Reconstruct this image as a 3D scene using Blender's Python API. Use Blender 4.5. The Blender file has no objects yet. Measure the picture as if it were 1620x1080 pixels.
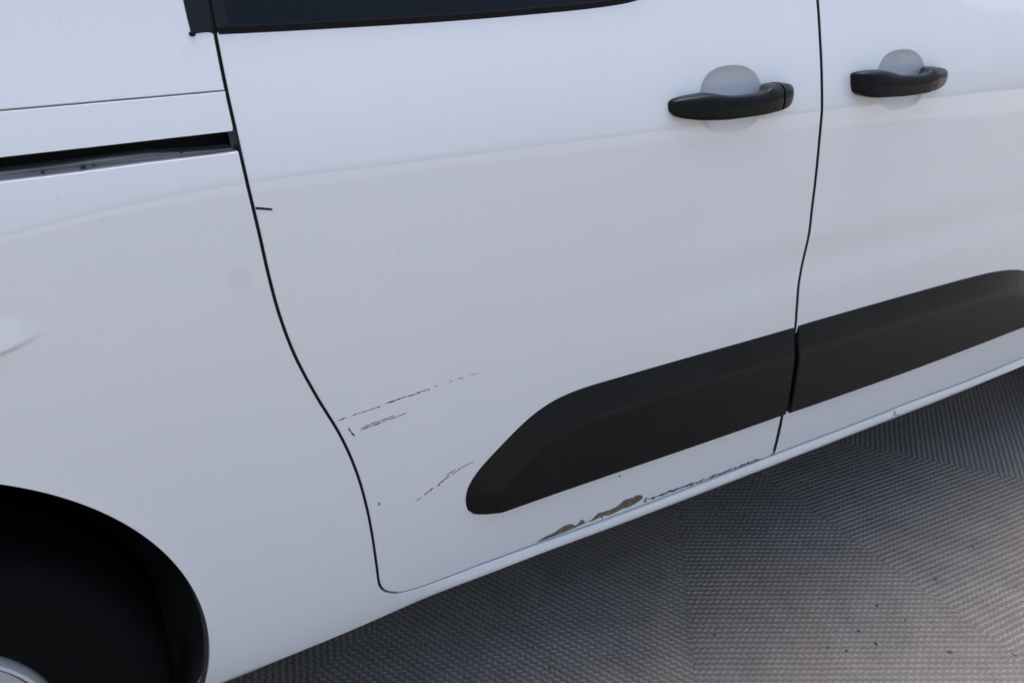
import bpy, bmesh, math, random
import numpy as np
from mathutils import Matrix, Vector
from mathutils.geometry import delaunay_2d_cdt

scene = bpy.context.scene
COL = scene.collection
random.seed(7); RNG = np.random.default_rng(7)
R = math.radians

# ------------------------------------------------------------------ camera
cam_data = bpy.data.cameras.new('camera')
cam = bpy.data.objects.new('camera', cam_data); COL.objects.link(cam)
PITCH, AZ = R(26.923), R(60.851)
fwd = Vector((math.cos(AZ)*math.cos(PITCH), math.sin(AZ)*math.cos(PITCH), -math.sin(PITCH)))
right = Vector((math.sin(AZ), -math.cos(AZ), 0)); up = right.cross(fwd)
cam.matrix_world = Matrix(((right.x, up.x, -fwd.x, 0), (right.y, up.y, -fwd.y, -.84876),
                           (right.z, up.z, -fwd.z, 1.14549), (0, 0, 0, 1)))
cam_data.sensor_width = 36; cam_data.lens = 1280/1620*36
cam_data.clip_start = .02; cam_data.clip_end = 500
cam_data.dof.use_dof = True; cam_data.dof.focus_distance = 1.02; cam_data.dof.aperture_fstop = 8.0
scene.camera = cam

# ------------------------------------------------------------------ sky, sun, exposure
SUN_EL, SUN_AZ = R(60), R(84)          # azimuth of the direction towards the sun, from +x
world = bpy.data.worlds.new('World'); scene.world = world; world.use_nodes = True
wn = world.node_tree; wn.nodes.clear()
sky = wn.nodes.new('ShaderNodeTexSky'); sky.sky_type = 'NISHITA'; sky.sun_disc = False
sky.sun_elevation = SUN_EL; sky.sun_rotation = R(90)-SUN_AZ
sky.air_density = 1.0; sky.dust_density = 7.0; sky.ozone_density = 1.0
bg = wn.nodes.new('ShaderNodeBackground'); bg.inputs[1].default_value = .135
wo = wn.nodes.new('ShaderNodeOutputWorld')
wn.links.new(sky.outputs[0], bg.inputs[0]); wn.links.new(bg.outputs[0], wo.inputs[0])
sun_d = bpy.data.lights.new('sun', 'SUN'); sun_d.energy = 2.3; sun_d.angle = R(56); sun_d.color = (1, .965, .93)
sun = bpy.data.objects.new('sun', sun_d); COL.objects.link(sun)
sd = Vector((math.cos(SUN_EL)*math.cos(SUN_AZ), math.cos(SUN_EL)*math.sin(SUN_AZ), math.sin(SUN_EL)))
sun.rotation_euler = sd.to_track_quat('Z', 'Y').to_euler()
scene.view_settings.view_transform = 'Standard'; scene.view_settings.look = 'None'
scene.view_settings.exposure = 1.43; scene.view_settings.gamma = 1

# ------------------------------------------------------------------ materials
def mat(name, color, rough=.5, coat=0, spec=.5, metal=0, build=None):
    m = bpy.data.materials.new(name); m.use_nodes = True
    nt = m.node_tree; b = nt.nodes['Principled BSDF']
    b.inputs['Base Color'].default_value = (*color, 1); b.inputs['Roughness'].default_value = rough
    b.inputs['Metallic'].default_value = metal; b.inputs['Specular IOR Level'].default_value = spec
    b.inputs['Coat Weight'].default_value = coat; b.inputs['Coat Roughness'].default_value = .015; b.inputs['Coat IOR'].default_value = 1.52
    if build: build(nt, b)
    return m
def N(nt, t, **kw):
    n = nt.nodes.new(t)
    for k, v in kw.items():
        if k.startswith('_'): setattr(n, k[1:], v)
        else: n.inputs[k.replace('__', ' ')].default_value = v
    return n
def ramp(nt, src, stops):
    r = nt.nodes.new('ShaderNodeValToRGB'); e = r.color_ramp.elements
    while len(e) < len(stops): e.new(.5)
    for i, (p, c) in enumerate(stops):
        e[i].position = p; e[i].color = (*c, 1) if not isinstance(c, (int, float)) else (c, c, c, 1)
    nt.links.new(src, r.inputs[0]); return r
def noise(nt, scale, detail=3, vec=None, rough=.5):
    n = N(nt, 'ShaderNodeTexNoise', Scale=scale, Detail=detail, Roughness=rough)
    if vec is None:
        tc = nt.nodes.new('ShaderNodeTexCoord'); vec = tc.outputs['Object']
    nt.links.new(vec, n.inputs['Vector']); return n
def bumpn(nt, b, h, strength, dist):
    bp = N(nt, 'ShaderNodeBump', Strength=strength, Distance=dist)
    nt.links.new(h, bp.inputs['Height']); nt.links.new(bp.outputs[0], b.inputs['Normal']); return bp
def paint_nodes(nt, b):
    n = noise(nt, 2.2, 4)                                   # faint road film
    r = ramp(nt, n.outputs[0], [(.3, (.745, .750, .746)), (.7, (.772, .776, .771))])
    n3 = noise(nt, 170, 2); r3 = ramp(nt, n3.outputs[0], [(.24, (.60, .58, .54)), (.31, (1, 1, 1))])   # dust specks
    mx = nt.nodes.new('ShaderNodeMix'); mx.data_type = 'RGBA'; mx.blend_type = 'MULTIPLY'
    mx.inputs[0].default_value = .25
    nt.links.new(r.outputs[0], mx.inputs[6]); nt.links.new(r3.outputs[0], mx.inputs[7])
    nt.links.new(mx.outputs[2], b.inputs['Base Color'])
    n2 = noise(nt, 260, 2); bumpn(nt, b, n2.outputs[0], .03, .0006)
M = {}
M['paint'] = mat('white_paint', (.70, .71, .735), .4, coat=1, spec=.4, build=paint_nodes)
def grain(scale, st, dist=.0004):
    def f(nt, b):
        n = noise(nt, scale, 3); bumpn(nt, b, n.outputs[0], st, dist)
    return f
def plastic_nodes(nt, b):
    n = noise(nt, 14, 4); r = ramp(nt, n.outputs[0], [(.3, (.0030, .0034, .0044)), (.7, (.0048, .0054, .0068))])
    nt.links.new(r.outputs[0], b.inputs['Base Color'])
    r2 = ramp(nt, n.outputs[0], [(.3, .22), (.7, .30)]); nt.links.new(r2.outputs[0], b.inputs['Roughness'])
    g = noise(nt, 1100, 2); bumpn(nt, b, g.outputs[0], .16, .0002)
M['plastic'] = mat('black_grained_plastic', (.003, .0031, .0034), .25, spec=.22, build=plastic_nodes)
M['handle'] = mat('dark_handle_plastic', (.0032, .0040, .0056), .28, spec=.17, build=grain(1200, .12, .0002))
M['glass'] = mat('dark_tinted_glass', (.002, .003, .004), .08, spec=.28)
M['trim'] = mat('satin_black_trim', (.004, .005, .006), .4, spec=.3, build=grain(300, .2))
M['rubber'] = mat('black_rubber_seal', (.006, .006, .0065), .6, spec=.15, build=grain(220, .3))
M['dark'] = mat('dark_cavity', (.006, .006, .006), .9)
M['seal'] = mat('grey_gap_seal', (.045, .046, .05), .7)  # also painted on door flanges to stand in for gap shade
M['seal_pale'] = mat('grey_seam_sealer', (.45, .45, .45), .7)
M['liner'] = mat('felt_arch_liner', (.065, .063, .06), .95, spec=.15, build=grain(90, .8, .002))
M['tyre'] = mat('tyre_rubber', (.0042, .0042, .0046), .75, spec=.08, build=grain(160, .4, .0006))
M['rim'] = mat('silver_wheel_paint', (.62, .62, .62), .35, metal=.25, build=grain(60, .15))
def ledge_nodes(nt, b):
    tc = nt.nodes.new('ShaderNodeTexCoord'); mp = N(nt, 'ShaderNodeMapping'); mp.inputs['Scale'].default_value = (2, 40, 120)
    nt.links.new(tc.outputs['Object'], mp.inputs[0])
    n = noise(nt, 5, 5, mp.outputs[0]); r = ramp(nt, n.outputs[0], [(.35, (.07, .07, .07)), (.7, (.24, .235, .23))])
    nt.links.new(r.outputs[0], b.inputs['Base Color'])
M['ledge'] = mat('grimy_white_paint', (.4, .4, .4), .3, coat=.5, build=ledge_nodes)  # streaky grey, much darker than the body paint
def rust_nodes(nt, b):
    n = noise(nt, 48, 4)
    r = ramp(nt, n.outputs[0], [(.36, (.21, .20, .20)), (.46, (.25, .215, .18)), (.52, (.36, .24, .14)), (.58, (.20, .135, .09)), (.66, (.25, .235, .23))])
    n2 = noise(nt, 240, 3); r2 = ramp(nt, n2.outputs[0], [(.35, .38), (.6, .70)])
    mx = nt.nodes.new('ShaderNodeMix'); mx.data_type = 'RGBA'; mx.blend_type = 'MULTIPLY'; mx.inputs[0].default_value = 1
    nt.links.new(r.outputs[0], mx.inputs[6]); nt.links.new(r2.outputs[0], mx.inputs[7])
    nt.links.new(mx.outputs[2], b.inputs['Base Color']); bumpn(nt, b, n2.outputs[0], .5, .001)
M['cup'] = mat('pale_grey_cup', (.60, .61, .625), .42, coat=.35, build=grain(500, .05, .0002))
M['rust'] = mat('bare_metal_and_rust', (.2, .16, .13), .75, build=rust_nodes)
M['scratch'] = mat('dark_scratch', (.03, .03, .034), .8)
M['mark'] = mat('black_marker_line', (.008, .008, .009), .6)
M['smudge'] = mat('faint_grey_smudge', (.73, .725, .715), .5, coat=.3)
def panel_nodes(nt, b, rdg=.5):
    """anti-slip board: wavy rows of small pips, local x along the rows"""
    tc = nt.nodes.new('ShaderNodeTexCoord'); sp = nt.nodes.new('ShaderNodeSeparateXYZ')
    warp = noise(nt, 9, 2, tc.outputs['Object'])
    nt.links.new(tc.outputs['Object'], sp.inputs[0])
    def m(op, a, b_=None, c=None):
        n = nt.nodes.new('ShaderNodeMath'); n.operation = op
        for i, v in enumerate((a, b_, c)):
            if v is None: continue
            if isinstance(v, (int, float)): n.inputs[i].default_value = v
            else: nt.links.new(v, n.inputs[i])
        return n.outputs[0]
    P1, P2 = .0118, .0125
    x, y = sp.outputs[0], sp.outputs[1]
    w = m('MULTIPLY', m('SUBTRACT', warp.outputs[0], .5), .0025)
    fine = noise(nt, 60, 2, tc.outputs['Object'])
    y = m('ADD', m('ADD', y, w), m('MULTIPLY', m('SUBTRACT', fine.outputs[0], .5), .0022))
    # rows that waver once per pip
    yy = m('ADD', y, m('MULTIPLY', m('SINE', m('MULTIPLY', x, 2*math.pi/P2)), .0011))
    ry = m('DIVIDE', yy, P1)
    row = m('FLOOR', ry)
    off = m('MULTIPLY', m('MODULO', m('ABSOLUTE', row), 2), math.pi)
    ridge = m('POWER', m('ADD', .5, m('MULTIPLY', m('COSINE', m('MULTIPLY', m('SUBTRACT', m('FRACT', ry), .5), 2*math.pi)), .5)), 1.2)
    pip = m('ADD', .5, m('MULTIPLY', m('COSINE', m('ADD', m('MULTIPLY', x, 2*math.pi/P2), off)), .5))
    h = m('ADD', m('MULTIPLY', ridge, rdg), m('MULTIPLY', m('MULTIPLY', ridge, pip), 1-rdg))
    g = noise(nt, 420, 3, tc.outputs['Object'])
    wearn = noise(nt, 5, 4, tc.outputs['Object'], .6)
    wr = ramp(nt, wearn.outputs[0], [(.30, .65), (.60, 1.0)])     # trodden spots are flatter
    h = m('MULTIPLY', h, wr.outputs[0])
    hh = m('ADD', h, m('MULTIPLY', g.outputs[0], .25))
    geo = nt.nodes.new('ShaderNodeNewGeometry')
    big = noise(nt, 1.7, 5, geo.outputs['Position'], .6)
    med = noise(nt, 14, 5, geo.outputs['Position'], .65)
    r = ramp(nt, big.outputs[0], [(.30, (.215, .197, .176)), (.48, (.238, .218, .196)), (.58, (.256, .222, .188)), (.72, (.228, .213, .198))])
    r2 = ramp(nt, med.outputs[0], [(.28, .72), (.6, 1.08)])
    r3 = ramp(nt, h, [(.05, .50), (.7, 1.10)])                 # darker between the pips, lighter on their tops
    def mul(a, b2, f=1):
        mx = nt.nodes.new('ShaderNodeMix'); mx.data_type = 'RGBA'; mx.blend_type = 'MULTIPLY'; mx.inputs[0].default_value = f
        nt.links.new(a, mx.inputs[6]); nt.links.new(b2, mx.inputs[7]); return mx.outputs[2]
    c = mul(mul(r.outputs[0], r2.outputs[0], .75), r3.outputs[0], .9)
    nt.links.new(c, b.inputs['Base Color'])
    rr = ramp(nt, med.outputs[0], [(.3, .46), (.65, .66)]); nt.links.new(rr.outputs[0], b.inputs['Roughness'])
    bumpn(nt, b, hh, 1.0, .0034)
M['panel'] = mat('antislip_board', (.11, .11, .11), .45, build=panel_nodes)
M['panel_worn'] = mat('worn_antislip_board', (.11, .11, .11), .45, build=lambda nt, b: panel_nodes(nt, b, .25))
def conc_nodes(nt, b):
    n = noise(nt, 1.5, 8, rough=.65); r = ramp(nt, n.outputs[0], [(.3, (.25, .247, .24)), (.7, (.33, .325, .315))])
    nt.links.new(r.outputs[0], b.inputs['Base Color']); n2 = noise(nt, 90, 4); bumpn(nt, b, n2.outputs[0], .4, .004)
M['concrete'] = mat('concrete_yard', (.2, .2, .2), .85, build=conc_nodes)
M['grit'] = mat('dark_grit', (.03, .026, .022), .9)
M['grit_light'] = mat('pale_leaf_bit', (.35, .30, .20), .8)
M['red'] = mat('red_lamp_lens', (.35, .01, .01), .2)
M['clear'] = mat('lamp_lens', (.55, .57, .6), .1)

# ------------------------------------------------------------------ object helpers
def link(name, mesh, m, parent=None, **props):
    o = bpy.data.objects.new(name, mesh); COL.objects.link(o)
    if m is not None: mesh.materials.append(m)
    if parent is not None: o.parent = parent
    for k, v in props.items(): o[k] = v
    return o
def pydata(name, v, f, smooth=True, normals=None):
    me = bpy.data.meshes.new(name); me.from_pydata([tuple(map(float, p)) for p in v], [], f)
    me.polygons.foreach_set('use_smooth', [smooth]*len(me.polygons))
    me.update()
    if normals is not None:
        me.normals_split_custom_set_from_vertices([tuple(map(float, n)) for n in normals])
    return me
def bm_mesh(name, bm, smooth=False):
    bmesh.ops.recalc_face_normals(bm, faces=bm.faces)
    me = bpy.data.meshes.new(name); bm.to_mesh(me); bm.free()
    if smooth: me.polygons.foreach_set('use_smooth', [True]*len(me.polygons))
    return me

# ------------------------------------------------------------------ body side surface: y = S(x, z); +y goes into the van
_KZ = [0.0, .18, .225, .25, .29, .36, .45, .55, .63, .71, .783, .86, .924, .986, 1.054, 1.12, 1.25, 1.4, 1.6, 1.75, 1.84, 2.2]
_KY = [.09, .035, .016, .010, .0065, .004, .002, .0008, .0, .0004, .0026, .0065, .0125, .0310, .0560, .078, .124, .18, .26, .34, .42, .8]
CRA = .11
_tz = np.arange(0, 2.2, .002)
def _smooth(a, sg):
    k = np.arange(-int(4*sg), int(4*sg)+1); w = np.exp(-.5*(k/sg)**2); w /= w.sum()
    return np.convolve(np.pad(a, len(k)//2, mode='edge'), w, mode='valid')
_ty = _smooth(np.interp(_tz, _KZ, _KY) - CRA*np.maximum(_tz-.907, 0), 14)
def sst(a, b, x):
    t = np.clip((x-a)/(b-a), 0, 1); return t*t*(3-2*t)
def crease_z(x):
    return np.interp(x, [-1.2, -.25, -.07, -.014, .045, .11, .2, 1.2, 1.54, 2.1, 3.3], [.862, .868, .889, .897, .905, .9105, .9120, .902, .894, .872, .84])
CUPS = [(.8350, .9337), (1.1935, .9327)]
CUP_R = (.0575, .0445); CP = 2.5
def cup_r(a): return (abs(math.cos(a))**CP+abs(math.sin(a))**CP)**(-1/CP)
def S_body(x, z):
    x = np.asarray(x, float); z = np.asarray(z, float)
    y = np.interp(z, _tz, _ty)
    w = .0022; t = (z-crease_z(x))/w
    y = y + CRA*w*np.logaddexp(0, np.clip(t, -60, 200))
    f = sst(.45, 1.0, x)
    y = y - f*(.0024*np.exp(-((z-.712)/.032)**2) + .0045*(1-sst(.60, .665, z)))
    return y
def S_door(x, z):
    y = S_body(x, z)
    for cx, cz in CUPS:
        r2 = (np.abs((x-cx)/CUP_R[0])**CP + np.abs((z-cz)/CUP_R[1])**CP)**(2/CP)
        y = y + .013*np.clip(1-r2, 0, 1)**.8
    # the belt dips towards the front window
    zb = np.interp(x, [1.28, 1.35, 1.383, 1.416, 1.523, 2.2], [1.062, 1.0432, 1.0316, 1.0265, 1.0194, 1.012])
    y = y + .10*.0012*np.logaddexp(0, np.clip((z-zb)/.0012, -60, 300))*sst(1.27, 1.36, x)*(z < 1.4)
    return y
def S_quarter(x, z):
    y = S_body(x, z)
    f = sst(.24, .50, x)
    y = y - f*.0080*np.clip((.279-z)/.019, 0, 1) + f*.008*np.clip((.258-z)/.012, 0, 2)**2
    y = y + (1-f)*.006*np.clip((.240-z)/.014, 0, 2)**2
    # wheel arch lip turns in a little
    d = np.hypot(x-ARC[0], z-ARC[1])-ARC[2]
    y = y - .0016*np.exp(-(d/.012)**2)*(z > .2)
    # flat flank above the arch (its forward tip is the pale pointed patch)
    zu = .8165-.0195*np.clip((x+.105)/.057, 0, 1)**2; zl = .7790+.0180*np.clip((x+.115)/.067, 0, 1)**1.6
    dep = .0045*sst(-.047, -.10, x)
    y = y - dep*np.clip((zu-z)/np.maximum(zu-zl, 1e-4), 0, 1)*sst(-.007, 0, z-zl)
    return y
ARC = (-.296, .3575, .3245)
def nrm(S, x, z, e=.0006):
    gx = (S(x+e, z)-S(x-e, z))/(2*e); gz = (S(x, z+e)-S(x, z-e))/(2*e)
    n = np.stack([gx, -np.ones_like(gx), gz], 1)
    return n/np.linalg.norm(n, axis=1)[:, None]

# ------------------------------------------------------------------ curves
def spline(pts, step=.004, closed=False):
    """Catmull-Rom through pts, resampled"""
    P = np.array(pts, float); out = []
    n = len(P)
    for i in range(n if closed else n-1):
        if closed: p = [P[(i+k-1) % n] for k in range(4)]
        else: p = [P[max(i-1, 0)], P[i], P[i+1], P[min(i+2, n-1)]]
        k = max(1, int(np.linalg.norm(p[2]-p[1])/step))
        for t in np.arange(k)/k:
            out.append(.5*((2*p[1])+(-p[0]+p[2])*t+(2*p[0]-5*p[1]+4*p[2]-p[3])*t*t+(-p[0]+3*p[1]-3*p[2]+p[3])*t**3))
    if not closed: out.append(P[-1])
    return np.array(out)
def line(pts, step=.006):
    P = np.array(pts, float); out = []
    for a, b in zip(P[:-1], P[1:]):
        k = max(1, int(np.linalg.norm(b-a)/step))
        for t in np.arange(k)/k: out.append(a+(b-a)*t)
    out.append(P[-1]); return np.array(out)
def offset(pl, d):
    """shift an open polyline to its left by d"""
    t = np.gradient(pl, axis=0); t /= np.linalg.norm(t, axis=1)[:, None]+1e-12
    return pl + d*np.stack([-t[:, 1], t[:, 0]], 1)
def join(*parts):
    out = []
    for p in parts:
        for q in p:
            if not out or np.hypot(*(q-out[-1])) > .0008: out.append(np.array(q))
    if np.hypot(*(out[0]-out[-1])) < .0008: out.pop()
    return np.array(out)
def area(P):
    x, y = P[:, 0], P[:, 1]; return .5*np.sum(x*np.roll(y, -1)-np.roll(x, -1)*y)
def inside(P, q):
    x, y = q[:, 0], q[:, 1]; c = np.zeros(len(q), bool); n = len(P)
    for i in range(n):
        x1, y1 = P[i]; x2, y2 = P[(i+1) % n]
        if y1 == y2: continue
        m = ((y1 > y) != (y2 > y)) & (x < (x2-x1)*(y-y1)/(y2-y1)+x1); c ^= m
    return c
def dist_poly(q, P, closed=True):
    d = np.full(len(q), 1e9); n = len(P)
    for i in range(n if closed else n-1):
        a = P[i]; b = P[(i+1) % n]; ab = b-a; L = ab@ab+1e-18
        t = np.clip(((q-a)@ab)/L, 0, 1); d = np.minimum(d, np.hypot(*(q-a-t[:, None]*ab).T))
    return d
def out_normals(P):
    t = np.roll(P, -1, 0)-np.roll(P, 1, 0); t /= np.linalg.norm(t, axis=1)[:, None]+1e-12
    return np.stack([t[:, 1], -t[:, 0]], 1)                  # outward for a counter-clockwise outline

# ------------------------------------------------------------------ sheet-metal panel: skin on S, rolled edge, return flange
def panel(name, outline, S, m, parent, grid=.008, roll=.0022, depth=.016, refine=(), proud=0., edge=True, **props):
    P = np.array(outline, float)
    if area(P) < 0: P = P[::-1]
    n2 = out_normals(P)
    Pi = P - n2*roll                                          # skin boundary
    lo, hi = P.min(0), P.max(0)
    gx = np.arange(lo[0], hi[0], grid); gz = np.arange(lo[1], hi[1], grid*.866)
    G = np.array([(x+(.5*grid if k % 2 else 0), z) for k, z in enumerate(gz) for x in gx])
    keep = np.ones(len(G), bool)
    extra = []
    for (cx, cz, rx, rz, st) in refine:
        rr = ((G[:, 0]-cx)/rx)**2+((G[:, 1]-cz)/rz)**2; keep &= rr > 1.42
        for a in np.linspace(0, 2*math.pi, 97)[:-1]:
            for s in (1.0, 1.03, 1.07, .975, .94, .90): extra.append((cx+rx*s*cup_r(a)*math.cos(a), cz+rz*s*cup_r(a)*math.sin(a)))
        ex = np.arange(cx-rx, cx+rx, st); ez = np.arange(cz-rz, cz+rz, st)
        E = np.array([(x, z) for x in ex for z in ez]); er = ((E[:, 0]-cx)/rx)**2+((E[:, 1]-cz)/rz)**2
        extra += [tuple(e) for e in E[er < .76]]
    G = G[keep]
    # a finer row of points across the crease
    cx_ = np.arange(lo[0], hi[0], grid)
    near = np.abs(G[:, 1]-crease_z(G[:, 0])) > .016; G = G[near]
    C_ = np.concatenate([np.stack([cx_+(k % 2)*.004, crease_z(cx_)+dz], 1) for k, dz in enumerate((-.015, -.011, -.0075, -.005, -.0025, 0, .0025, .005, .0075, .011, .015))])
    for (cx, cz, rx, rz, st) in refine: C_ = C_[((C_[:, 0]-cx)/rx)**2+((C_[:, 1]-cz)/rz)**2 > 1.42]
    G = np.concatenate([G, C_]+([np.array(extra)] if extra else []))
    G = G[inside(Pi, G)]
    G = G[dist_poly(G, Pi) > .0022]
    V = [Vector(p) for p in Pi]+[Vector(p) for p in G]
    nb = len(Pi)
    res = delaunay_2d_cdt(V, [(i, (i+1) % nb) for i in range(nb)], [], 1, 1e-6)
    vv, ff, ov = res[0], res[2], res[3]
    xy = np.array([(v.x, v.y) for v in vv])
    inv = {}
    for i, o in enumerate(ov):
        for k in o: inv[k] = i
    y = S(xy[:, 0], xy[:, 1])-proud
    verts = np.stack([xy[:, 0], y, xy[:, 1]], 1)
    ns = nrm(S, xy[:, 0], xy[:, 1])
    faces = []
    for f in ff:
        a, b, c = (verts[k] for k in f[:3]); n = np.cross(b-a, c-a)
        faces.append(tuple(f) if n[1] < 0 else tuple(reversed(f)))
    allv = [verts]; alln = [ns]; base = len(verts)
    bi = np.array([inv.get(k, -1) for k in range(nb)])
    rings = [bi]
    yb = S(Pi[:, 0], Pi[:, 1])-proud; nb3 = nrm(S, Pi[:, 0], Pi[:, 1])
    n3 = np.stack([n2[:, 0], 0*n2[:, 0], n2[:, 1]], 1)
    for a in (30, 60, 90, None):
        if a is None: p = Pi+n2*roll; yy = yb+roll+depth; nn = n3
        else:
            s, c = math.sin(R(a)), math.cos(R(a)); p = Pi+n2*roll*s; yy = yb+roll*(1-c); nn = nb3*c+n3*s
        allv.append(np.stack([p[:, 0], yy, p[:, 1]], 1)); alln.append(nn/np.linalg.norm(nn, axis=1)[:, None])
        rings.append(np.arange(base, base+nb)); base += nb
    for r0, r1 in zip(rings[:-1], rings[1:]):
        for i in range(nb):
            j = (i+1) % nb
            if min(r0[i], r0[j]) < 0 or r0[i] == r0[j]: continue
            faces.append((int(r0[j]), int(r0[i]), int(r1[i]), int(r1[j])))
    me = pydata(name, np.concatenate(allv), faces, True, np.concatenate(alln))
    o = link(name, me, m, parent, **props)
    if m is M['paint'] and edge:                                # shade of the gap, painted dark on the return flange
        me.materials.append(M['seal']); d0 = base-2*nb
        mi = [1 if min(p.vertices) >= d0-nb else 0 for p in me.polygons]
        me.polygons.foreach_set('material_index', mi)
    return o

def sweep_box(name, path, S, off0, off1, w, m, parent, **props):
    """strip of half width w along a path lying on the body, from depth off0 to off1"""
    pl = np.array(path); t = np.gradient(pl, axis=0); t /= np.linalg.norm(t, axis=1)[:, None]
    n = np.stack([-t[:, 1], t[:, 0]], 1); v = []; f = []
    for i in range(len(pl)):
        for s, o in ((-1, off0), (1, off0), (1, off1), (-1, off1)):
            p = pl[i]+n[i]*w*s; v.append((p[0], float(S(pl[i][0], pl[i][1]))+o, p[1]))
    k = len(pl)
    for i in range(k-1):
        for a in range(4):
            b = (a+1) % 4; f.append((4*i+a, 4*i+b, 4*i+4+b, 4*i+4+a))
    f += [(3, 2, 1, 0), (4*k-4, 4*k-3, 4*k-2, 4*k-1)]
    me = pydata(name, v, f, False); bm = bmesh.new(); bm.from_mesh(me); bmesh.ops.recalc_face_normals(bm, faces=bm.faces); bm.to_mesh(me); bm.free()
    return link(name, me, m, parent, **props)

# ------------------------------------------------------------------ the van
van = bpy.data.objects.new('delivery_van', None); COL.objects.link(van); van.location = (0, 0, 0)
van['label'] = 'white van with black lower door mouldings, scratched sliding door and rusty door bottom'
van['category'] = 'van'

# seams traced over the side of the body (metres, x forward, z up)
rear_gap = spline([(.205, 1.62), (.178, 1.35), (.1640, 1.12), (.1613, 1.052), (.1603, 1.0002), (.1608, .9610), (.1620, .916), (.1641, .8824), (.1664, .8476), (.1690, .805),
                   (.1740, .758), (.1845, .7045), (.2030, .6452), (.2270, .5798), (.2425, .5195), (.2515, .4593), (.2560, .4025), (.2585, .3417), (.2603, .312), (.2690, .2945), (.2873, .2818)], .004)
door_bottom = spline([(.2873, .2818), (.3172, .2768), (.3584, .2757), (.43, .2760), (.52, .2745), (.65, .2718), (.80, .2722), (.93, .2742), (1.0330, .2752)], .006)
mid_gap = spline([(.975, 1.62), (1.0, 1.35), (1.0165, 1.12), (1.0192, 1.0544), (1.0160, .9868), (1.0145, .9260), (1.0160, .8613), (1.0190, .7826), (1.0190, .7113),
                  (1.0180, .6675), (1.0155, .640), (1.0140, .6141), (1.0190, .575), (1.0235, .5418), (1.0310, .4400), (1.0333, .3597), (1.0330, .2752)], .004)
front_bottom = spline([(1.0330, .2752), (1.31, .2742), (1.41, .2760), (1.614, .2740), (1.817, .2790), (2.04, .285)], .008)
front_gap = spline([(2.04, .285), (2.055, .45), (2.065, .65), (2.06, .85), (2.04, 1.05)], .01)
g = .0017
L_rear = offset(rear_gap, -g)         # quarter side (path runs down; right of it is -x)
R_rear = offset(rear_gap, g)
L_mid = offset(mid_gap, -.0023); R_mid = offset(mid_gap, .0027)
L_mid[:, 0] -= .0010*sst(.42, .33, L_mid[:, 1]); R_mid[:, 0] += .0016*sst(.42, .33, R_mid[:, 1])*sst(.272, .285, R_mid[:, 1])
BELT = 1.0545

# sliding door -------------------------------------------------------
door_top = 1.60
k0 = np.searchsorted(-R_rear[:, 1], -BELT); kt = np.searchsorted(-L_mid[:, 1], -door_top); kr = np.searchsorted(-R_rear[:, 1], -door_top)
win_low = spline([(.1645, 1.0545), (.26, 1.0542), (.41, 1.0550), (.54, 1.0580), (.624, 1.0612), (.684, 1.0665), (.722, 1.077), (.752, 1.099), (.768, 1.135), (.772, 1.2), (.765, 1.35), (.755, 1.46), (.735, 1.49), (.68, 1.5), (.45, 1.5), (.2035, 1.5)], .006)
ks = np.searchsorted(-R_rear[:, 1], -1.5)
outline_door = join(R_rear[k0:], offset(door_bottom, .0007)[2:-1], L_mid[::-1][:len(L_mid)-kt], line([(L_mid[kt][0], door_top), (R_rear[kr][0], door_top)], .02), R_rear[kr:ks], win_low[::-1])
sliding = bpy.data.objects.new('sliding_door', None)
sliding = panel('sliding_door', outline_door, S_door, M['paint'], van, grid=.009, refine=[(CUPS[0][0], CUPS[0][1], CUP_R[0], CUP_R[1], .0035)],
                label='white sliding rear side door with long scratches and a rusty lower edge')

# front door ---------------------------------------------------------
kf = np.searchsorted(-R_mid[:, 1], -door_top)
outline_front = join(R_mid[kf:], offset(front_bottom, .0007)[1:-1], line([(2.038, .287), (2.052, .45), (2.062, .65), (2.057, .85), (2.037, 1.05), (1.99, 1.09)], .012),
                     line([(1.99, 1.09), (1.90, 1.085), (1.7, 1.088), (1.45, 1.092), (1.15, 1.10), (1.09, 1.105), (1.075, 1.13), (1.06, 1.48), (1.075, 1.5), (1.40, 1.5), (1.45, 1.55), (1.42, door_top), (R_mid[kf][0], door_top)], .02))
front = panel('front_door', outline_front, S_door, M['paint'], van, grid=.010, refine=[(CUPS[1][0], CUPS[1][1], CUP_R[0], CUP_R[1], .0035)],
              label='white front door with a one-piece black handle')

# rear quarter with rocker --------------------------------------------
SLB = spline([(-1.08, .931), (-.6, .934), (-.0561, .9385), (.02, .9395), (.072, .9405), (.1271, .9408), (.150, .9412), (.159, .9415)], .006)
k1 = np.searchsorted(-L_rear[:, 1], -.9405)
a0 = math.atan2(.2295-ARC[1], .3); th0 = math.asin((.2295-ARC[1])/ARC[2])
arcp = np.array([(ARC[0]+ARC[2]*math.cos(t), ARC[1]+ARC[2]*math.sin(t)) for t in np.linspace(th0, math.pi-th0, 150)])
rock = spline([(arcp[0][0]+.002, .2265), (.0378, .2288), (.1074, .2345), (.1991, .2385), (.277, .2440), (.3591, .2515), (.425, .2545), (.4679, .2562), (.514, .2568), (.5616, .2562), (.6631, .2530), (.8001, .2490), (1.0105, .2465), (1.253, .2450), (1.3437, .2485), (1.5626, .2550), (1.8331, .261), (2.10, .263)], .006)
outline_q = join(L_rear[k1:], offset(door_bottom, -.0007)[2:], offset(front_bottom, -.0007)[1:], line([(2.045, .285), (2.10, .29), (2.10, .258)], .012),
                 rock[::-1], arcp, line([(arcp[-1][0]-.002, .2265), (-.85, .25), (-1.06, .30), (-1.10, .45), (-1.115, .70), (-1.10, .9299)], .012), SLB)
quarter = panel('rear_quarter_panel', outline_q, S_quarter, M['paint'], van, grid=.009, roll=.0009, depth=.02, edge=False, refine=[(-.16, .797, .13, .034, .0022)])

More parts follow.
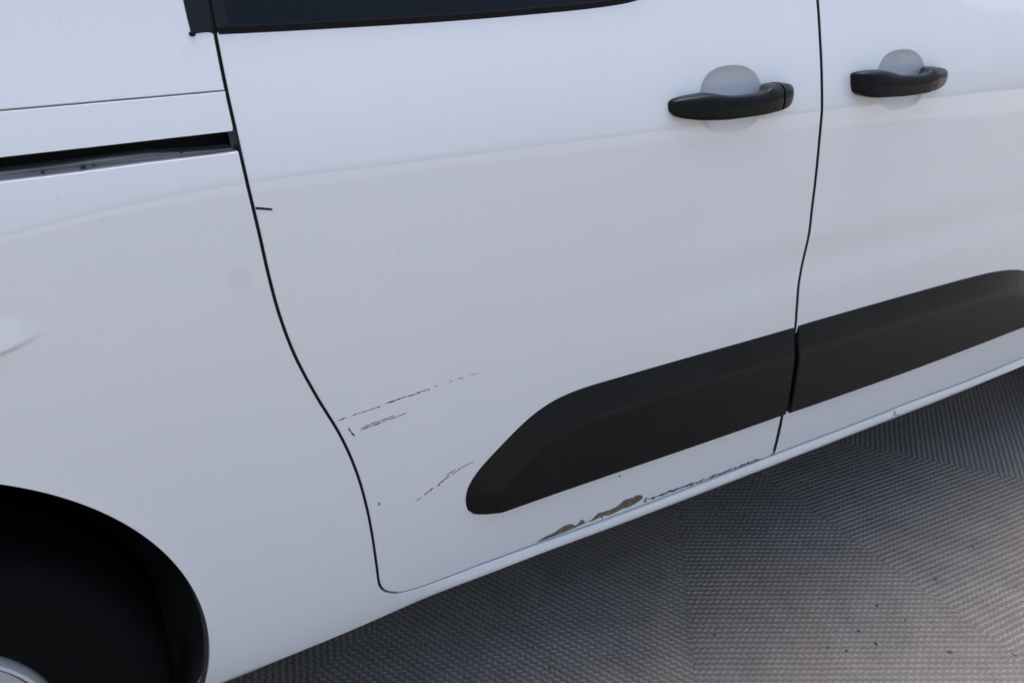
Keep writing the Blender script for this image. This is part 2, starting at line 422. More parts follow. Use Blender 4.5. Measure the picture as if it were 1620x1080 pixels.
# rail cover and upper quarter -----------------------------------------
k2 = np.searchsorted(-L_rear[:, 1], -.9985); k3 = np.searchsorted(-L_rear[:, 1], -.9616)
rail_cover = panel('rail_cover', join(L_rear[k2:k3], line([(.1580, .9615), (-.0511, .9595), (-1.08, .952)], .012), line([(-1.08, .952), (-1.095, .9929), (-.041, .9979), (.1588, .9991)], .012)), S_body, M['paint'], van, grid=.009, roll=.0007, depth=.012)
k4 = np.searchsorted(-L_rear[:, 1], -1.0540)
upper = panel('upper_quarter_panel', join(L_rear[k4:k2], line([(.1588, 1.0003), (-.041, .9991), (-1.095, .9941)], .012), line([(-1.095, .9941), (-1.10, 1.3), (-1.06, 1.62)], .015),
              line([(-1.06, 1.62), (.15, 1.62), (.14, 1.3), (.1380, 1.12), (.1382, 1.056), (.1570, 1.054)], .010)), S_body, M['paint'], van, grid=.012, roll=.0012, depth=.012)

# slot behind the rail cover: dark channel, ledge and lip ----------------
def profile_strip(name, xs, prof, m, parent, **props):
    """prof(x) -> list of (y offset, z) pairs, swept along x"""
    v = []; f = []; k = None
    for x in xs:
        p = prof(x); k = len(p)
        for (yo, z) in p: v.append((x, float(S_body(x, z))+yo, z))
    for i in range(len(xs)-1):
        for a in range(k-1): f.append((i*k+a, (i+1)*k+a, (i+1)*k+a+1, i*k+a+1))
    return link(name, pydata(name, v, f, True), m, parent, **props)
slx = np.interp(np.arange(-1.075, .1595, .01), [-9, 9], [-9, 9])
slb_z = lambda x: np.interp(x, SLB[:, 0], SLB[:, 1])
def ledge(x):
    z = slb_z(x)-.0012; t = 1-.55*sst(.06, .15, x)
    j = .0002*math.sin(x*61)
    pts = [(.004, z), (.0075, z+.0005), (.0085, z+.002), (.0085, z+.0045*t), (.0080, z+.0060*t), (.0055, z+.0072*t+j), (.0052, z+.0080*t+j), (.0062, z+.0087*t+j), (.010, z+.0090*t+j), (.030, z+.0085*t)]
    return pts
profile_strip('rail_ledge', slx, ledge, M['ledge'], van)
profile_strip('rail_channel', slx, lambda x: [(.028, slb_z(x)-.004), (.034, slb_z(x)+.004), (.036, .950), (.034, .962), (.008, .964)], M['dark'], van)
end_stop = bmesh.new()
bmesh.ops.create_cube(end_stop, size=1)
for v in end_stop.verts: v.co = Vector((.1595+v.co.x*.004, .0330+v.co.y*.012+(v.co.z*.004), .9440+v.co.z*.008))
bmesh.ops.bevel(end_stop, geom=end_stop.edges[:], offset=.0012, segments=2, affect='EDGES')
link('rail_end_stop', bm_mesh('rail_end_stop', end_stop, True), mat('olive_grease', (.03, .028, .02), .6, spec=.1), van)

# seals in the gaps ------------------------------------------------------
sweep_box('gap_seal', rear_gap[::2], S_body, .010, .016, .006, M['seal'], van)
sweep_box('gap_seal', mid_gap[::2], S_body, .012, .018, .007, M['dark'], van)
sweep_box('gap_seal', np.concatenate([door_bottom[::3], front_bottom[1::3]]), S_body, .0032, .02, .005, M['seal_pale'], van)
sweep_box('gap_seal', line([(-1.09, .9932), (-.041, .9983), (.158, .9995)], .05), S_body, .0025, .010, .003, M['seal_pale'], van)

# windows ------------------------------------------------------------------
def S_off(o): return lambda x, z: S_body(x, z)+o
wl = win_low
kA = k0
win_out = join(R_rear[ks:k0+1]+np.array([.0005, 0]), offset(wl, -.0005))
door_window = panel('side_window', win_out, S_off(.0030), M['glass'], sliding, grid=.02, roll=.001, depth=.01)
sweep_box('window_seal', offset(wl[wl[:, 1] < 1.3], -.0002), S_body, -.0010, .010, .0042, M['rubber'], sliding)
sweep_box('window_frame', np.stack([np.interp(np.arange(1.0575, 1.49, .02), R_rear[::-1, 1], R_rear[::-1, 0])+.0068, np.arange(1.0575, 1.49, .02)], 1), S_body, .0012, .010, .0062, M['trim'], sliding)
pillar = panel('pillar_trim', join(line([(.1385, 1.0565), (.1380, 1.12), (.140, 1.3), (.15, 1.5)], .01), L_rear[np.searchsorted(-L_rear[:, 1], -1.5):k4], line([(.1592, 1.0545), (.1440, 1.0535), (.1388, 1.0535)], .006))[::1],
               S_off(-.0010), M['trim'], van, grid=.01, roll=.0012, depth=.012)
kq = bmesh.new(); bmesh.ops.create_icosphere(kq, subdivisions=2, radius=.0034)
for v in kq.verts: v.co = Vector((.1392+v.co.x*1.0, float(S_body(.139, 1.0545))-.0012+v.co.y*.5, 1.0535+v.co.z*.8))
link('trim_corner_clip', bm_mesh('trim_corner_clip', kq, True), M['rubber'], van)
front_win = panel('front_window', join(line([(1.98, 1.0935), (1.9, 1.088), (1.7, 1.091), (1.45, 1.095), (1.15, 1.103), (1.093, 1.108), (1.078, 1.13), (1.063, 1.48), (1.078, 1.498), (1.40, 1.498), (1.70, 1.33)], .02)),
                  S_off(.003), M['glass'], front, grid=.03, roll=.001, depth=.01)
front_quarter = panel('front_pillar', join(line([(1.99, 1.095), (1.72, 1.345), (1.45, 1.56), (1.42, 1.60), (1.52, 1.60), (1.80, 1.42), (2.10, 1.16), (2.08, 1.09)], .02)), S_body, M['paint'], van, grid=.03, roll=.002, depth=.02)

# lower door mouldings --------------------------------------------------------
def moulding(name, outline, slope_edge, parent, **props):
    P = np.array(outline)
    if area(P) < 0: P = P[::-1]
    E = np.array(slope_edge)
    def S(x, z):
        x = np.asarray(x, float); z = np.asarray(z, float)
        q = np.stack([x, z], 1); d = dist_poly(q, E, False)
        wd = .048
        t = d/wd; h = .0010+.0175*(1-softabs(t))
        return S_body(x, z)-h
    def softabs(t):
        k = .05; return .5*((1-t)+np.sqrt((1-t)**2+k*k))*1.0 if False else np.clip(.5*((1-t)+np.sqrt((1-t)**2+k*k)), 0, 1)
    return panel(name, P, S, M['plastic'], parent, grid=.007, roll=.0028, depth=.010, **props)
ga = L_mid[(L_mid[:, 1] < .545) & (L_mid[:, 1] > .3815)]; gb = R_mid[(R_mid[:, 1] < .5455) & (R_mid[:, 1] > .3815)]
top_r = spline([(.4015, .392), (.3985, .405), (.3988, .4205), (.4045, .4385), (.4215, .4600), (.4514, .4850), (.4925, .5155), (.5237, .5320), (.5556, .5415), (.5993, .5460), (.68, .5467), (.80, .5468), (.94, .5460), (1.0185, .5455)], .006)
low_r = spline([(1.020, .3797), (.8283, .3798), (.6339, .3806), (.5172, .3810), (.445, .3808), (.422, .3818), (.4086, .3852), (.4015, .393)], .006)
moulding('door_moulding', join(top_r, ga-np.stack([.0025+.0080*sst(.545, .495, ga[:, 1]), 0*ga[:, 1]], 1), low_r), top_r, sliding)
top_f = spline([(1.0290, .5462), (1.0856, .5465), (1.3373, .5440), (1.50, .5410), (1.58, .5370), (1.64, .5290), (1.6846, .5180), (1.76, .490), (1.83, .455), (1.86, .43), (1.868, .41)], .006)
low_f = spline([(1.868, .41), (1.862, .394), (1.84, .389), (1.7535, .3855), (1.4028, .3775), (1.1315, .3775), (1.0300, .3790)], .006)
moulding('door_moulding', join(top_f, low_f, gb[::-1]+np.stack([.0020-.0080*sst(.5455, .495, gb[::-1][:, 1]), 0*gb[:, 1]], 1)), top_f, front)

# handles ------------------------------------------------------------------
def loft(name, stations, yfun, m, parent, n=40, p=5.0, **props):
    v = []; f = []
    for (x, zt, zb, yo, yi) in stations:
        cz = (zt+zb)/2; h = (zt-zb)/2; cy = (yo+yi)/2; w = abs(yi-yo)/2
        for i in range(n):
            a = 2*math.pi*i/n; c, s = math.cos(a), math.sin(a)
            yy = math.copysign(abs(c)**(2/p), c)*w; zz = math.copysign(abs(s)**(2/p), s)*h
            # chamfered upper outer shoulder
            if yy < 0 and zz > 0: yy *= 1-.42*(zz/h)**2
            v.append((x+.10*yy*0, yfun+cy+yy, cz+zz))
    k = len(stations)
    for i in range(k-1):
        for a in range(n):
            b = (a+1) % n; f.append((i*n+a, i*n+b, (i+1)*n+b, (i+1)*n+a))
    f += [tuple(range(n-1, -1, -1)), tuple((k-1)*n+i for i in range(n))]
    bm = bmesh.new(); me = pydata(name, v, f); bm.from_mesh(me); bmesh.ops.recalc_face_normals(bm, faces=bm.faces); bm.to_mesh(me); bm.free()
    me.polygons.foreach_set('use_smooth', [len(q.vertices) == 4 for q in me.polygons])
    return link(name, me, m, parent, **props)
def resample(st, dx=.002):
    A = np.array(st); P = spline(A, dx*1.0); return [tuple(q) for q in P]
def handle(parent, spec, cuts, lab):
    y0 = float(S_body(CUPS[0][0], .935)); xm = (spec[0][0]+spec[-1][0])/2
    st = resample([(xm+(q[0]-xm)*.955, *q[1:]) for q in spec]); cuts = cuts and xm+(cuts-xm)*.955
    if cuts is None: loft('door_handle', st, y0, M['handle'], parent, label=lab); return
    a = [s for s in st if s[0] <= cuts-.0008]; b = [s for s in st if s[0] >= cuts+.0008]
    loft('door_handle', a, y0, M['handle'], parent, label=lab)
    loft('handle_cap', b, y0, M['handle'], parent)
    core = [(s[0], s[1]-.0012, s[2]+.0012, s[3]+.0016, s[4]) for s in st if abs(s[0]-cuts) < .006]
    loft('handle_core', core, y0, M['dark'], parent)
# x, z top, z bottom, y outer, y inner
H_rear = [(0.7165, 0.9385, 0.93134, -0.002, 0.006), (0.7185, 0.9415, 0.92784, -0.008, 0.006), (0.724, 0.9442, 0.9229, -0.0145, 0.006), (0.735, 0.9465, 0.9199, -0.021, 0.006), (0.755, 0.9485, 0.9169, -0.028, 0.006), (0.775, 0.9495, 0.9154, -0.0325, 0.004), (0.79, 0.9478, 0.9149, -0.0345, -0.004), (0.803, 0.9458, 0.9149, -0.036, -0.0125), (0.82, 0.9448, 0.9152, -0.037, -0.017), (0.84, 0.9446, 0.9154, -0.0375, -0.0175), (0.86, 0.945, 0.9154, -0.037, -0.0165), (0.874, 0.947, 0.9154, -0.0365, -0.012), (0.884, 0.9505, 0.9154, -0.0355, -0.004), (0.893, 0.952, 0.9154, -0.0345, 0.004), (0.91, 0.9525, 0.9159, -0.031, 0.006), (0.927, 0.9512, 0.9179, -0.0265, 0.006), (0.939, 0.9485, 0.9219, -0.02, 0.006), (0.946, 0.9455, 0.9269, -0.013, 0.006), (0.9495, 0.9425, 0.93234, -0.005, 0.006)]
handle(sliding, H_rear, .907, 'black pull handle with a separate end cap')
H_front = [(1.07, 0.949, 0.93634, -0.003, 0.006), (1.0725, 0.952, 0.9274, -0.013, 0.006), (1.077, 0.9535, 0.9224, -0.021, 0.006), (1.085, 0.9545, 0.9189, -0.027, 0.006), (1.1, 0.9552, 0.9164, -0.031, 0.006), (1.12, 0.9545, 0.9154, -0.034, 0.006), (1.136, 0.9515, 0.9151, -0.0355, 0.002), (1.15, 0.9475, 0.9151, -0.0365, -0.01), (1.165, 0.9455, 0.9151, -0.037, -0.0165), (1.185, 0.9446, 0.9152, -0.0375, -0.0175), (1.208, 0.9446, 0.9154, -0.0372, -0.017), (1.222, 0.9462, 0.9154, -0.0365, -0.012), (1.232, 0.95, 0.9154, -0.035, -0.004), (1.242, 0.9508, 0.9154, -0.0335, 0.004), (1.258, 0.95, 0.9164, -0.029, 0.006), (1.275, 0.9475, 0.9189, -0.0235, 0.006), (1.289, 0.9445, 0.9229, -0.017, 0.006), (1.297, 0.9415, 0.92884, -0.01, 0.006), (1.3005, 0.9385, 0.93234, -0.003, 0.006)]
handle(front, H_front, None, 'black one-piece pull handle')

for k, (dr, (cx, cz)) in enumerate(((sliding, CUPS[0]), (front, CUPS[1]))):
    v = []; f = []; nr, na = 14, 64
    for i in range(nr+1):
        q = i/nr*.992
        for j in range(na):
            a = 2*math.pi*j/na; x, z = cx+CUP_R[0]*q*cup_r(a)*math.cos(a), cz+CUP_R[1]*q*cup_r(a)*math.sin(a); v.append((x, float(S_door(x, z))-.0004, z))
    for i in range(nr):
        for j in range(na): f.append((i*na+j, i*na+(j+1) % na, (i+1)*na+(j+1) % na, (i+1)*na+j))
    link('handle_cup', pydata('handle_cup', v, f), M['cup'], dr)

# wear: rust, scratches, marks ----------------------------------------------
def decal(name, poly, S, m, parent, lift=.0005, **props):
    P = np.array(poly, float)
    if area(P) < 0: P = P[::-1]
    res = delaunay_2d_cdt([Vector(p) for p in P], [(i, (i+1) % len(P)) for i in range(len(P))], [], 1, 1e-7)
    xy = np.array([(v.x, v.y) for v in res[0]]); y = S(xy[:, 0], xy[:, 1])-lift
    v = [(a, b, c) for (a, c), b in zip(xy, y)]; n = len(v)
    v += [(a, b+lift*.9, c) for (a, b, c) in v]
    f = []
    for q in res[2]:
        a, b, c = (np.array(v[k]) for k in q[:3]); nn = np.cross(b-a, c-a); q = list(q) if nn[1] < 0 else list(reversed(q)); f.append(tuple(q))
        for i in range(len(q)): f.append((q[i], q[i-1], q[i-1]+n, q[i]+n))
    return link(name, pydata(name, v, f, False), m, parent, **props)
def rough_poly(P, amp, step=.0022):
    P = np.array(P); Q = line(np.vstack([P, P[:1]]), step)[:-1]
    n = out_normals(Q); return Q+n*(RNG.normal(0, amp, len(Q)))[:, None]
rust = [(0.5215, 0.2788), (0.538, 0.284), (0.556, 0.2854), (0.573, 0.2923), (0.585, 0.2918), (0.596, 0.2829), (0.607, 0.2923), (0.615, 0.2823), (0.627, 0.2834), (0.6385, 0.2932), (0.651, 0.2907), (0.673, 0.2907), (0.69, 0.3007), (0.7085, 0.2995), (0.7135, 0.3024), (0.727, 0.2972), (0.7285, 0.2892), (0.718, 0.284), (0.705, 0.2812), (0.697, 0.2806), (0.69, 0.2829), (0.675, 0.2797), (0.662, 0.2785), (0.65, 0.2823), (0.648, 0.2775), (0.646, 0.2777), (0.644, 0.2823), (0.634, 0.2806), (0.628, 0.2797), (0.621, 0.2823), (0.606, 0.2806), (0.585, 0.2785), (0.562, 0.2783), (0.54, 0.2777)]
decal('rust_patch', rough_poly(rust, .00035), S_door, M['rust'], sliding, label='grey primer and brown rust showing along the lower edge of the door')
def streak(x0, z0, x1, z1, w, dash=.5, seg=.006, jit=.0004):
    """a broken scratch: slivers along a line, joined in one small mesh"""
    out = []; d = np.array([x1-x0, z1-z0]); Ln = np.hypot(*d); d /= Ln; n = np.array([-d[1], d[0]]); s = 0
    while s < Ln:
        l = seg*RNG.uniform(.4, 1.9)
        if RNG.random() < dash+.12:
            c0 = np.array([x0, z0])+d*s+n*RNG.normal(0, jit); c1 = np.array([x0, z0])+d*min(s+l, Ln)+n*RNG.normal(0, jit)
            ww = w*RNG.uniform(.6, 1.7); mid = (c0+c1)/2+n*RNG.normal(0, jit*.5)
            out.append([c0, mid-n*ww/2, c1, mid+n*ww/2])
        s += l*.9
    return out
def slivers(name, polys, S, m, parent, lift=.0004, **props):
    if len(polys) > 1: props.setdefault('kind', 'stuff')
    v = []; f = []
    for P in polys:
        k = len(v); P = np.array(P); P = P if area(P) > 0 else P[::-1]
        y = S(P[:, 0], P[:, 1])-lift; v += [(p[0], yy, p[1]) for p, yy in zip(P, y)]; f.append(tuple(range(k, k+len(P))))
        v += [(p[0], yy+lift*.8, p[1]) for p, yy in zip(P, y)]; q = len(P)
        for i in range(q): f.append((k+(i+1) % q, k+i, k+q+i, k+q+(i+1) % q))
    return link(name, pydata(name, v, f, False), m, parent, **props)
sc = M['scratch']
slivers('scratch', streak(.226, .6032, .282, .6072, .0012, .75, .009)+streak(.289, .6094, .351, .6129, .0013, .95, .011)+streak(.358, .6140, .389, .6165, .0009, .5)+streak(.390, .6165, .422, .6178, .0007, .8), S_door, sc, sliding, label='long broken scratch, the uppermost on the door')
slivers('scratch', streak(.252, .5805, .316, .5862, .0012, .9, .010)+streak(.254, .583, .308, .5893, .0009, .7, .008), S_door, sc, sliding, label='pair of short parallel scratches below the long one')
slivers('paint_chip', [[(.2385, .5895), (.2400, .5850), (.2425, .5800), (.2458, .5745), (.2440, .5740), (.2415, .5775), (.2405, .5820), (.2378, .5850)]], S_door, sc, sliding)
slivers('scratch', streak(.322, .4395, .334, .4455, .0008, .6)+streak(.334, .4455, .350, .4535, .0016, .95, .007, .0006)+streak(.354, .4545, .374, .4655, .0018, 1., .006, .0007)+streak(.368, .4660, .384, .4735, .0014, .9, .006, .0006)+streak(.378, .4655, .392, .4725, .0013, .8, .005, .0006)+streak(.392, .4722, .412, .4765, .0009, .8, .006), S_door, sc, sliding, label='jagged diagonal scratch beside the tip of the black moulding')
slivers('paint_chip', [[(.2690, .4605), (.2703, .4560), (.2690, .4530), (.2680, .4560)], [(.2672, .4720), (.2678, .4695), (.2668, .4700)]], S_door, sc, sliding)
slivers('paint_chip', [[(.6725, .3570), (.6745, .3582), (.6765, .3568), (.6750, .3545), (.6735, .3552)]], S_door, sc, sliding)
sp_ = []
def chip(x, z, a, b, ang=0):
    return [(x+a*math.cos(t)*RNG.uniform(.6, 1.2)+b*ang*math.sin(t), z+b*math.sin(t)*RNG.uniform(.6, 1.2)) for t in np.linspace(0, 2*math.pi, 8)[:-1]]
for i in range(240):
    x = RNG.uniform(.733, 1.0); c = .2815-.0030*sst(.73, .95, x); z = c+RNG.normal(0, .0016)
    keep = .95 if .75 < x < .98 else .5
    if RNG.random() < keep: sp_.append(chip(x, max(z, .2768), RNG.uniform(.0007, .0034), RNG.uniform(.0004, .0015), .8))
sp_.append(chip(.737, .2850, .0020, .0034)); sp_.append(chip(.734, .2805, .0014, .0022))
sp_.append(chip(.903, .2775, .0030, .0014)); sp_.append(chip(.772, .2825, .0045, .0012, 1)); sp_.append(chip(.789, .2830, .005, .0013, 1)); sp_.append(chip(.83, .2805, .0045, .0011, 1))
slivers('chipped_paint', sp_, S_door, sc, sliding, label='trail of small chips along the bottom edge of the door')
slivers('paint_chip', [[(1.0235, .2775), (1.028, .2798), (1.0325, .2800), (1.0325, .2775), (1.027, .2768)]], S_door, sc, sliding)
slivers('marker_line', [[(.1664, .8840), (.1728, .8826), (.1832, .8800), (.1837, .8774), (.1728, .8798), (.1664, .8811)]], S_door, M['mark'], sliding, label='short black dash drawn beside the rear door gap')
slivers('smudge', [[(.1385+.0125*math.cos(t), .8085+.0135*math.sin(t)) for t in np.linspace(0, 2*math.pi, 30)[:-1]]], S_quarter, M['smudge'], quarter, lift=.00015)
slivers('paint_chip', [[(-.0265, .5435), (-.0225, .5385), (-.0170, .5315), (-.0150, .5265), (-.0165, .5270), (-.0205, .5325), (-.0255, .5385)]], S_quarter, M['smudge'], quarter)
rst = [[(1.350+.001*a, .2450+.001*b) for a, b in ((0, 4), (6, 13), (14, 21), (17, 27), (22, 26), (20, 18), (34, 14), (36, 8), (24, 9), (12, 5), (6, 2))]]
slivers('sill_dent_mark', rst, S_quarter, mat('bruised_sill_grey', (.36, .35, .33), .6), quarter, lift=.0005)
# chips on the far edges of the black slot ledge
slivers('grime_spot', [chip(.0145, .9425, .003, .0012, 1), chip(.105, .9460, .0018, .0008), chip(-.02, .9420, .002, .0007), chip(.024, .9432, .0016, .0006)], lambda x, z: S_body(x, z)+.0062, M['dark'], van, lift=.003, kind='stuff')

# wheels -------------------------------------------------------------------------
def lathe(name, prof, centre, m, parent, n=96, **props):
    """prof: (radius, y) pairs revolved about the axle"""
    v = []; f = []; k = len(prof)
    for i in range(n):
        a = 2*math.pi*i/n
        for (r, y) in prof: v.append((centre[0]+r*math.cos(a), y, centre[1]+r*math.sin(a)))
    for i in range(n):
        j = (i+1) % n
        for a in range(k-1): f.append((i*k+a, j*k+a, j*k+a+1, i*k+a+1))
    me = pydata(name, v, f); bm = bmesh.new(); bm.from_mesh(me); bmesh.ops.recalc_face_normals(bm, faces=bm.faces); bm.to_mesh(me); bm.free()
    return link(name, me, m, parent, **props)
def wheel(cx, cz):
    w = lathe('wheel', [(.02, .050), (.05, .046), (.060, .052), (.075, .060), (.124, .040), (.134, .034), (.1395, .028)], (cx, cz), M['rim'], van, 96)
    lathe('rim', [(.140, .062), (.141, .034), (.144, .023), (.147, .0215), (.149, .024), (.149, .20)], (cx, cz), M['rim'], w)
    lathe('tyre', [(.150, .19), (.1535, .034), (.162, .027), (.175, .0245), (.184, .0195), (.187, .0180), (.190, .0190), (.215, .0135), (.240, .0130), (.243, .0118), (.247, .0125), (.262, .0180), (.274, .028), (.281, .042), (.2850, .060), (.2850, .17), (.275, .19), (.16, .19)], (cx, cz), M['tyre'], w)
    for nm, num, rad, r1, dep, yy, mm, sg in (('wheel_nut', 5, .05, .009, .014, .044, M['rim'], 6), ('vent_hole', 12, .105, .0115, .004, .0465, M['dark'], 16)):
        bm = bmesh.new(); bmesh.ops.create_cone(bm, cap_ends=True, segments=sg, radius1=r1, radius2=r1*.92, depth=dep, matrix=Matrix.Rotation(R(90), 4, 'X'))
        me = bm_mesh(nm, bm); me.materials.append(mm)
        for i in range(num):
            a = 2*math.pi*(i+.3)/num; o = link(nm, me, None, w); o.location = (cx+rad*math.cos(a), yy, cz+rad*math.sin(a))
wheel(-.305, .285); wheel(2.47, .285)
def liner(c, r):
    v = []; f = []; ts = np.linspace(R(-48), R(228), 70)
    prof = [(r+.001, .010), (r-.004, .020), (r+.012, .05), (r+.016, .34), (0.02, .36)]
    for t in ts:
        for (q, y) in prof:
            q2 = q+(.006*math.sin(t*17)+.004*math.sin(t*7+1))*(y > .03)*(q > .1); v.append((c[0]+q2*math.cos(t), y, c[1]+q2*math.sin(t)))
    k = len(prof)
    for i in range(len(ts)-1):
        for a in range(k-1): f.append((i*k+a, i*k+a+1, (i+1)*k+a+1, (i+1)*k+a))
    return link('wheel_arch_liner', pydata('wheel_arch_liner', v, f), M['liner'], van)
liner(ARC, ARC[2]); liner((2.47, .3575), ARC[2])
# mud-spattered lumps on the liner
bm = bmesh.new()
for i in range(5):
    t = R(RNG.uniform(15, 65)); q = ARC[2]-.002
    bmesh.ops.create_icosphere(bm, subdivisions=1, radius=RNG.uniform(.005, .011), matrix=Matrix.Translation((ARC[0]+q*math.cos(t), RNG.uniform(.08, .25), ARC[1]+q*math.sin(t))))
link('liner_mud', bm_mesh('liner_mud', bm, True), M['rubber'], van, kind='stuff')

# rest of the van: shell behind and beyond the visible side ---------------------------
farc = np.array([(2.47+ARC[2]*math.cos(t), .3575+ARC[2]*math.sin(t)) for t in np.linspace(th0, math.pi-th0, 60)])
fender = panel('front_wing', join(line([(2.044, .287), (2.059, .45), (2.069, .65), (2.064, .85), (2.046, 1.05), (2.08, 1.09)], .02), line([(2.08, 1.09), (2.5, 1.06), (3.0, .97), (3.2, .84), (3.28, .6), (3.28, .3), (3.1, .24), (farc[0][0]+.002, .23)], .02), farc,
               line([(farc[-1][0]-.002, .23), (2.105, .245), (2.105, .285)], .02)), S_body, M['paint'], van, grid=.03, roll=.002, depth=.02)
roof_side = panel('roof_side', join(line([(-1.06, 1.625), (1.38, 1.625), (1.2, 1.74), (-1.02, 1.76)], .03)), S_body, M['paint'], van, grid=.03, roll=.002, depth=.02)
def shell():
    side = [(-1.085, .30), (-1.10, .8), (-1.08, 1.5), (-1.0, 1.76), (1.2, 1.74), (1.55, 1.57), (2.12, 1.12), (2.6, 1.03), (3.05, .93), (3.22, .75), (3.26, .35), (3.1, .28),
            (2.85, .28), (2.80, .70), (2.14, .70), (2.08, .30), (.06, .29), (.045, .70), (-.65, .70), (-.66, .29)]
    v = []; n = len(side)
    for x, z in side: v.append((x, float(S_body(x, z))+.040, z))
    for x, z in side: v.append((x, 1.80-float(S_body(x, z)), z))
    f = [(i, (i+1) % n, n+(i+1) % n, n+i) for i in range(n)]
    res = delaunay_2d_cdt([Vector(p) for p in side], [(i, (i+1) % n) for i in range(n)], [], 1, 1e-6)
    f2 = [tuple(q) for q in res[2]]
    f += f2+[tuple(n+k for k in reversed(q)) for q in f2]
    bm = bmesh.new(); me = pydata('body_shell', v, f, False); bm.from_mesh(me); bmesh.ops.recalc_face_normals(bm, faces=bm.faces); bm.to_mesh(me); bm.free()
    o = link('body_shell', me, M['paint'], van); me.materials.append(M['dark'])
    for p in me.polygons:
        if p.center.y < .9 and abs(p.normal.y) > .5 or p.normal.z < -.5 or (.2 < p.center.z < .75 and abs(p.normal.x) > .5 and -1 < p.center.x < 3): p.material_index = 1
    return o
shell()
def box(name, lo, hi, m, parent, bev=.01, **props):
    bm = bmesh.new(); bmesh.ops.create_cube(bm, size=1)
    for v in bm.verts: v.co = Vector([lo[i]+(v.co[i]+.5)*(hi[i]-lo[i]) for i in range(3)])
    bmesh.ops.bevel(bm, geom=bm.edges[:], offset=bev, segments=2, affect='EDGES')
    return link(name, bm_mesh(name, bm, True), m, parent, **props)
box('rear_bumper', (-1.19, .03, .30), (-1.09, 1.77, .52), M['plastic'], van, .03)
box('front_bumper', (3.20, .06, .25), (3.36, 1.74, .55), M['plastic'], van, .04)
box('tail_lamp', (-1.135, .02, .75), (-1.085, .14, 1.20), M['red'], van, .012)
box('axle_beam', (-.35, .3, .24), (-.26, 1.5, .32), M['dark'], van, .02)
for s in ((-.305, 1.60), (2.47, 1.60)):
    lathe('far_wheel', [(.02, .0), (.16, .0), (.16, .01), (.275, .01), (.285, .03), (.285, .16), (.27, .18), (.02, .18)], (s[0], .285), M['tyre'], van, 48).location.y = s[1]

# ------------------------------------------------------------------ ground
gm = pydata('ground', [(-60, -60, -.024), (60, -60, -.024), (60, 60, -.024), (-60, 60, -.024)], [(0, 1, 2, 3)], False)
ground = link('ground', gm, M['concrete'], None, kind='structure')
floor_ = bpy.data.objects.new('platform_floor', None); COL.objects.link(floor_); floor_.location = (1.28, .581, 0); floor_['kind'] = 'structure'
edges = [-160, -126, -90, -52, -17, 19, 54, 90, 126, 163, 200]
ribs = [-65, -29, -4, 40, 76, 111, 147, 183, 219, 255]
RO = 9.0
for k in range(10):
    a0, a1 = R(edges[k]), R(edges[k+1]); ra = R(ribs[k])
    # ring of points of the wedge, trimmed 0.8 mm from the joint, in a frame whose x runs along the rows
    am = (a0+a1)/2; trim = .0002
    pts = [(0, 0)]
    for i in range(9):
        a = a0+(a1-a0)*i/8; pts.append((RO*math.cos(a), RO*math.sin(a)))
    o2 = Vector((math.cos(am), math.sin(am)))*trim/math.sin((a1-a0)/2)
    rot = Matrix.Rotation(-ra, 2)
    loc = [rot @ (Vector(p)+o2) for p in pts]
    n = len(loc); v = [(p.x, p.y, 0) for p in loc]+[(p.x, p.y, -.018) for p in loc]
    f = [tuple(range(n)), tuple(reversed(range(n, 2*n)))]+[(i, n+i, n+(i+1) % n, (i+1) % n) for i in range(n)]
    me = pydata('floor_panel', v, f, False)
    bm = bmesh.new(); bm.from_mesh(me); bmesh.ops.recalc_face_normals(bm, faces=bm.faces); bm.to_mesh(me); bm.free()
    o = link('floor_panel', me, M['panel_worn' if k == 1 else 'panel'], floor_); o.rotation_euler = (0, 0, ra)

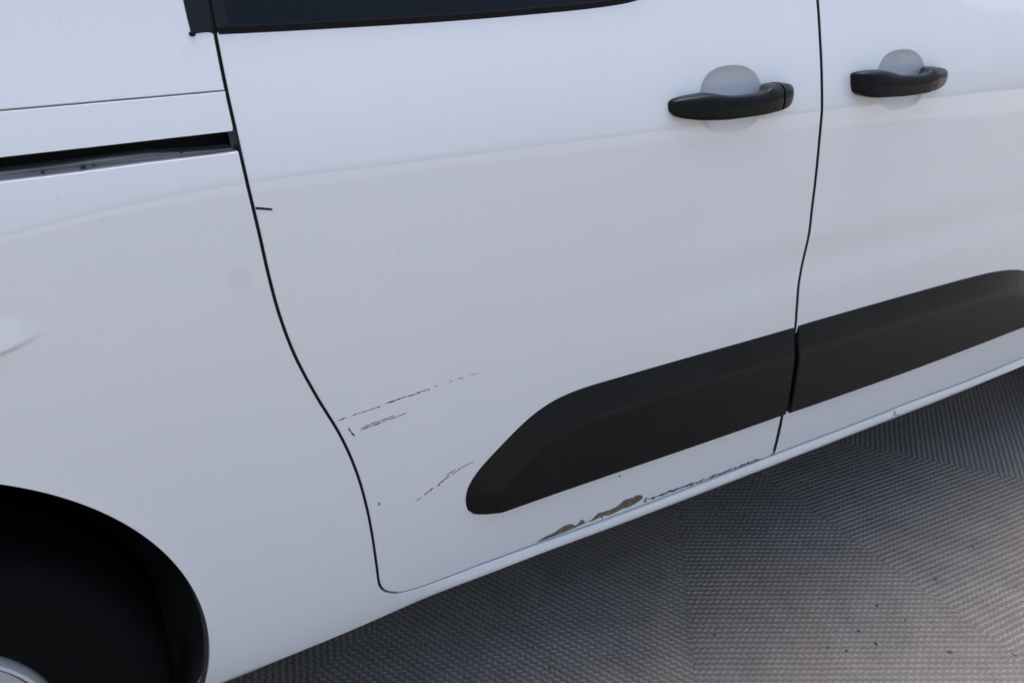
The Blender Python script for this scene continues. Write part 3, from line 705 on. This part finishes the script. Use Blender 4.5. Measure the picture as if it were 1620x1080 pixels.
# grit and leaf crumbs lying on the boards
def crumbs(name, spots, m, label):
    bm = bmesh.new()
    for (x, y, r, st) in spots:
        r *= .82
        a = RNG.uniform(0, math.pi)
        mtx = Matrix.Translation((x, y, r*.3)) @ Matrix.Rotation(a, 4, 'Z') @ Matrix.Diagonal((st, 1, .5, 1))
        new = bmesh.ops.create_icosphere(bm, subdivisions=1, radius=r, matrix=mtx)
        for v in new['verts']: v.co += Vector(RNG.normal(0, r*.18, 3))
    o = link(name, bm_mesh(name, bm), m, None); o['kind'] = 'stuff'; o['label'] = label; o['category'] = 'debris'
G_spots = [(1.086, -0.248, 0.0026, 2.2, 0), (1.268, -0.197, 0.0028, 1, 1), (1.325, -0.195, 0.0022, 3.5, 0), (1.082, -0.213, 0.0036, 1.2, 0), (1.026, -0.233, 0.0026, 1.3, 0), (0.846, -0.091, 0.003, 1.4, 0), (1.185, -0.325, 0.0032, 2, 0), (0.545, -0.008, 0.0026, 1.2, 0), (1.003, -0.212, 0.0018, 3, 0), (1.216, -0.263, 0.0018, 1, 0), (1.165, -0.187, 0.0026, 2.2, 0), (1.181, -0.236, 0.0022, 2, 0), (1.383, -0.271, 0.0014, 1, 0), (1.376, -0.309, 0.0017, 1, 0), (1.441, -0.286, 0.0016, 2.5, 0), (1.047, -0.191, 0.0022, 1, 0), (1.479, -0.171, 0.002, 3, 0), (1.208, -0.277, 0.0018, 1, 0), (1.279, -0.384, 0.002, 3, 0), (1.218, -0.191, 0.0018, 1, 1)]
rnd = [(RNG.uniform(-.2, 2.4), RNG.uniform(-.5, .35), RNG.uniform(.0006, .0016), RNG.uniform(1, 2.5)) for _ in range(170)]
crumbs('grit', [(x, y, r, s) for x, y, r, s, c in G_spots if not c]+rnd, M['grit'], 'dark crumbs of grit and leaf scattered over the floor boards')
crumbs('leaf_crumbs', [(x, y, r, s) for x, y, r, s, c in G_spots if c]+[(RNG.uniform(.6, 2.2), RNG.uniform(-.5, .3), RNG.uniform(.0005, .0011), 1.5) for _ in range(35)], M['grit_light'], 'pale specks scattered over the floor boards')
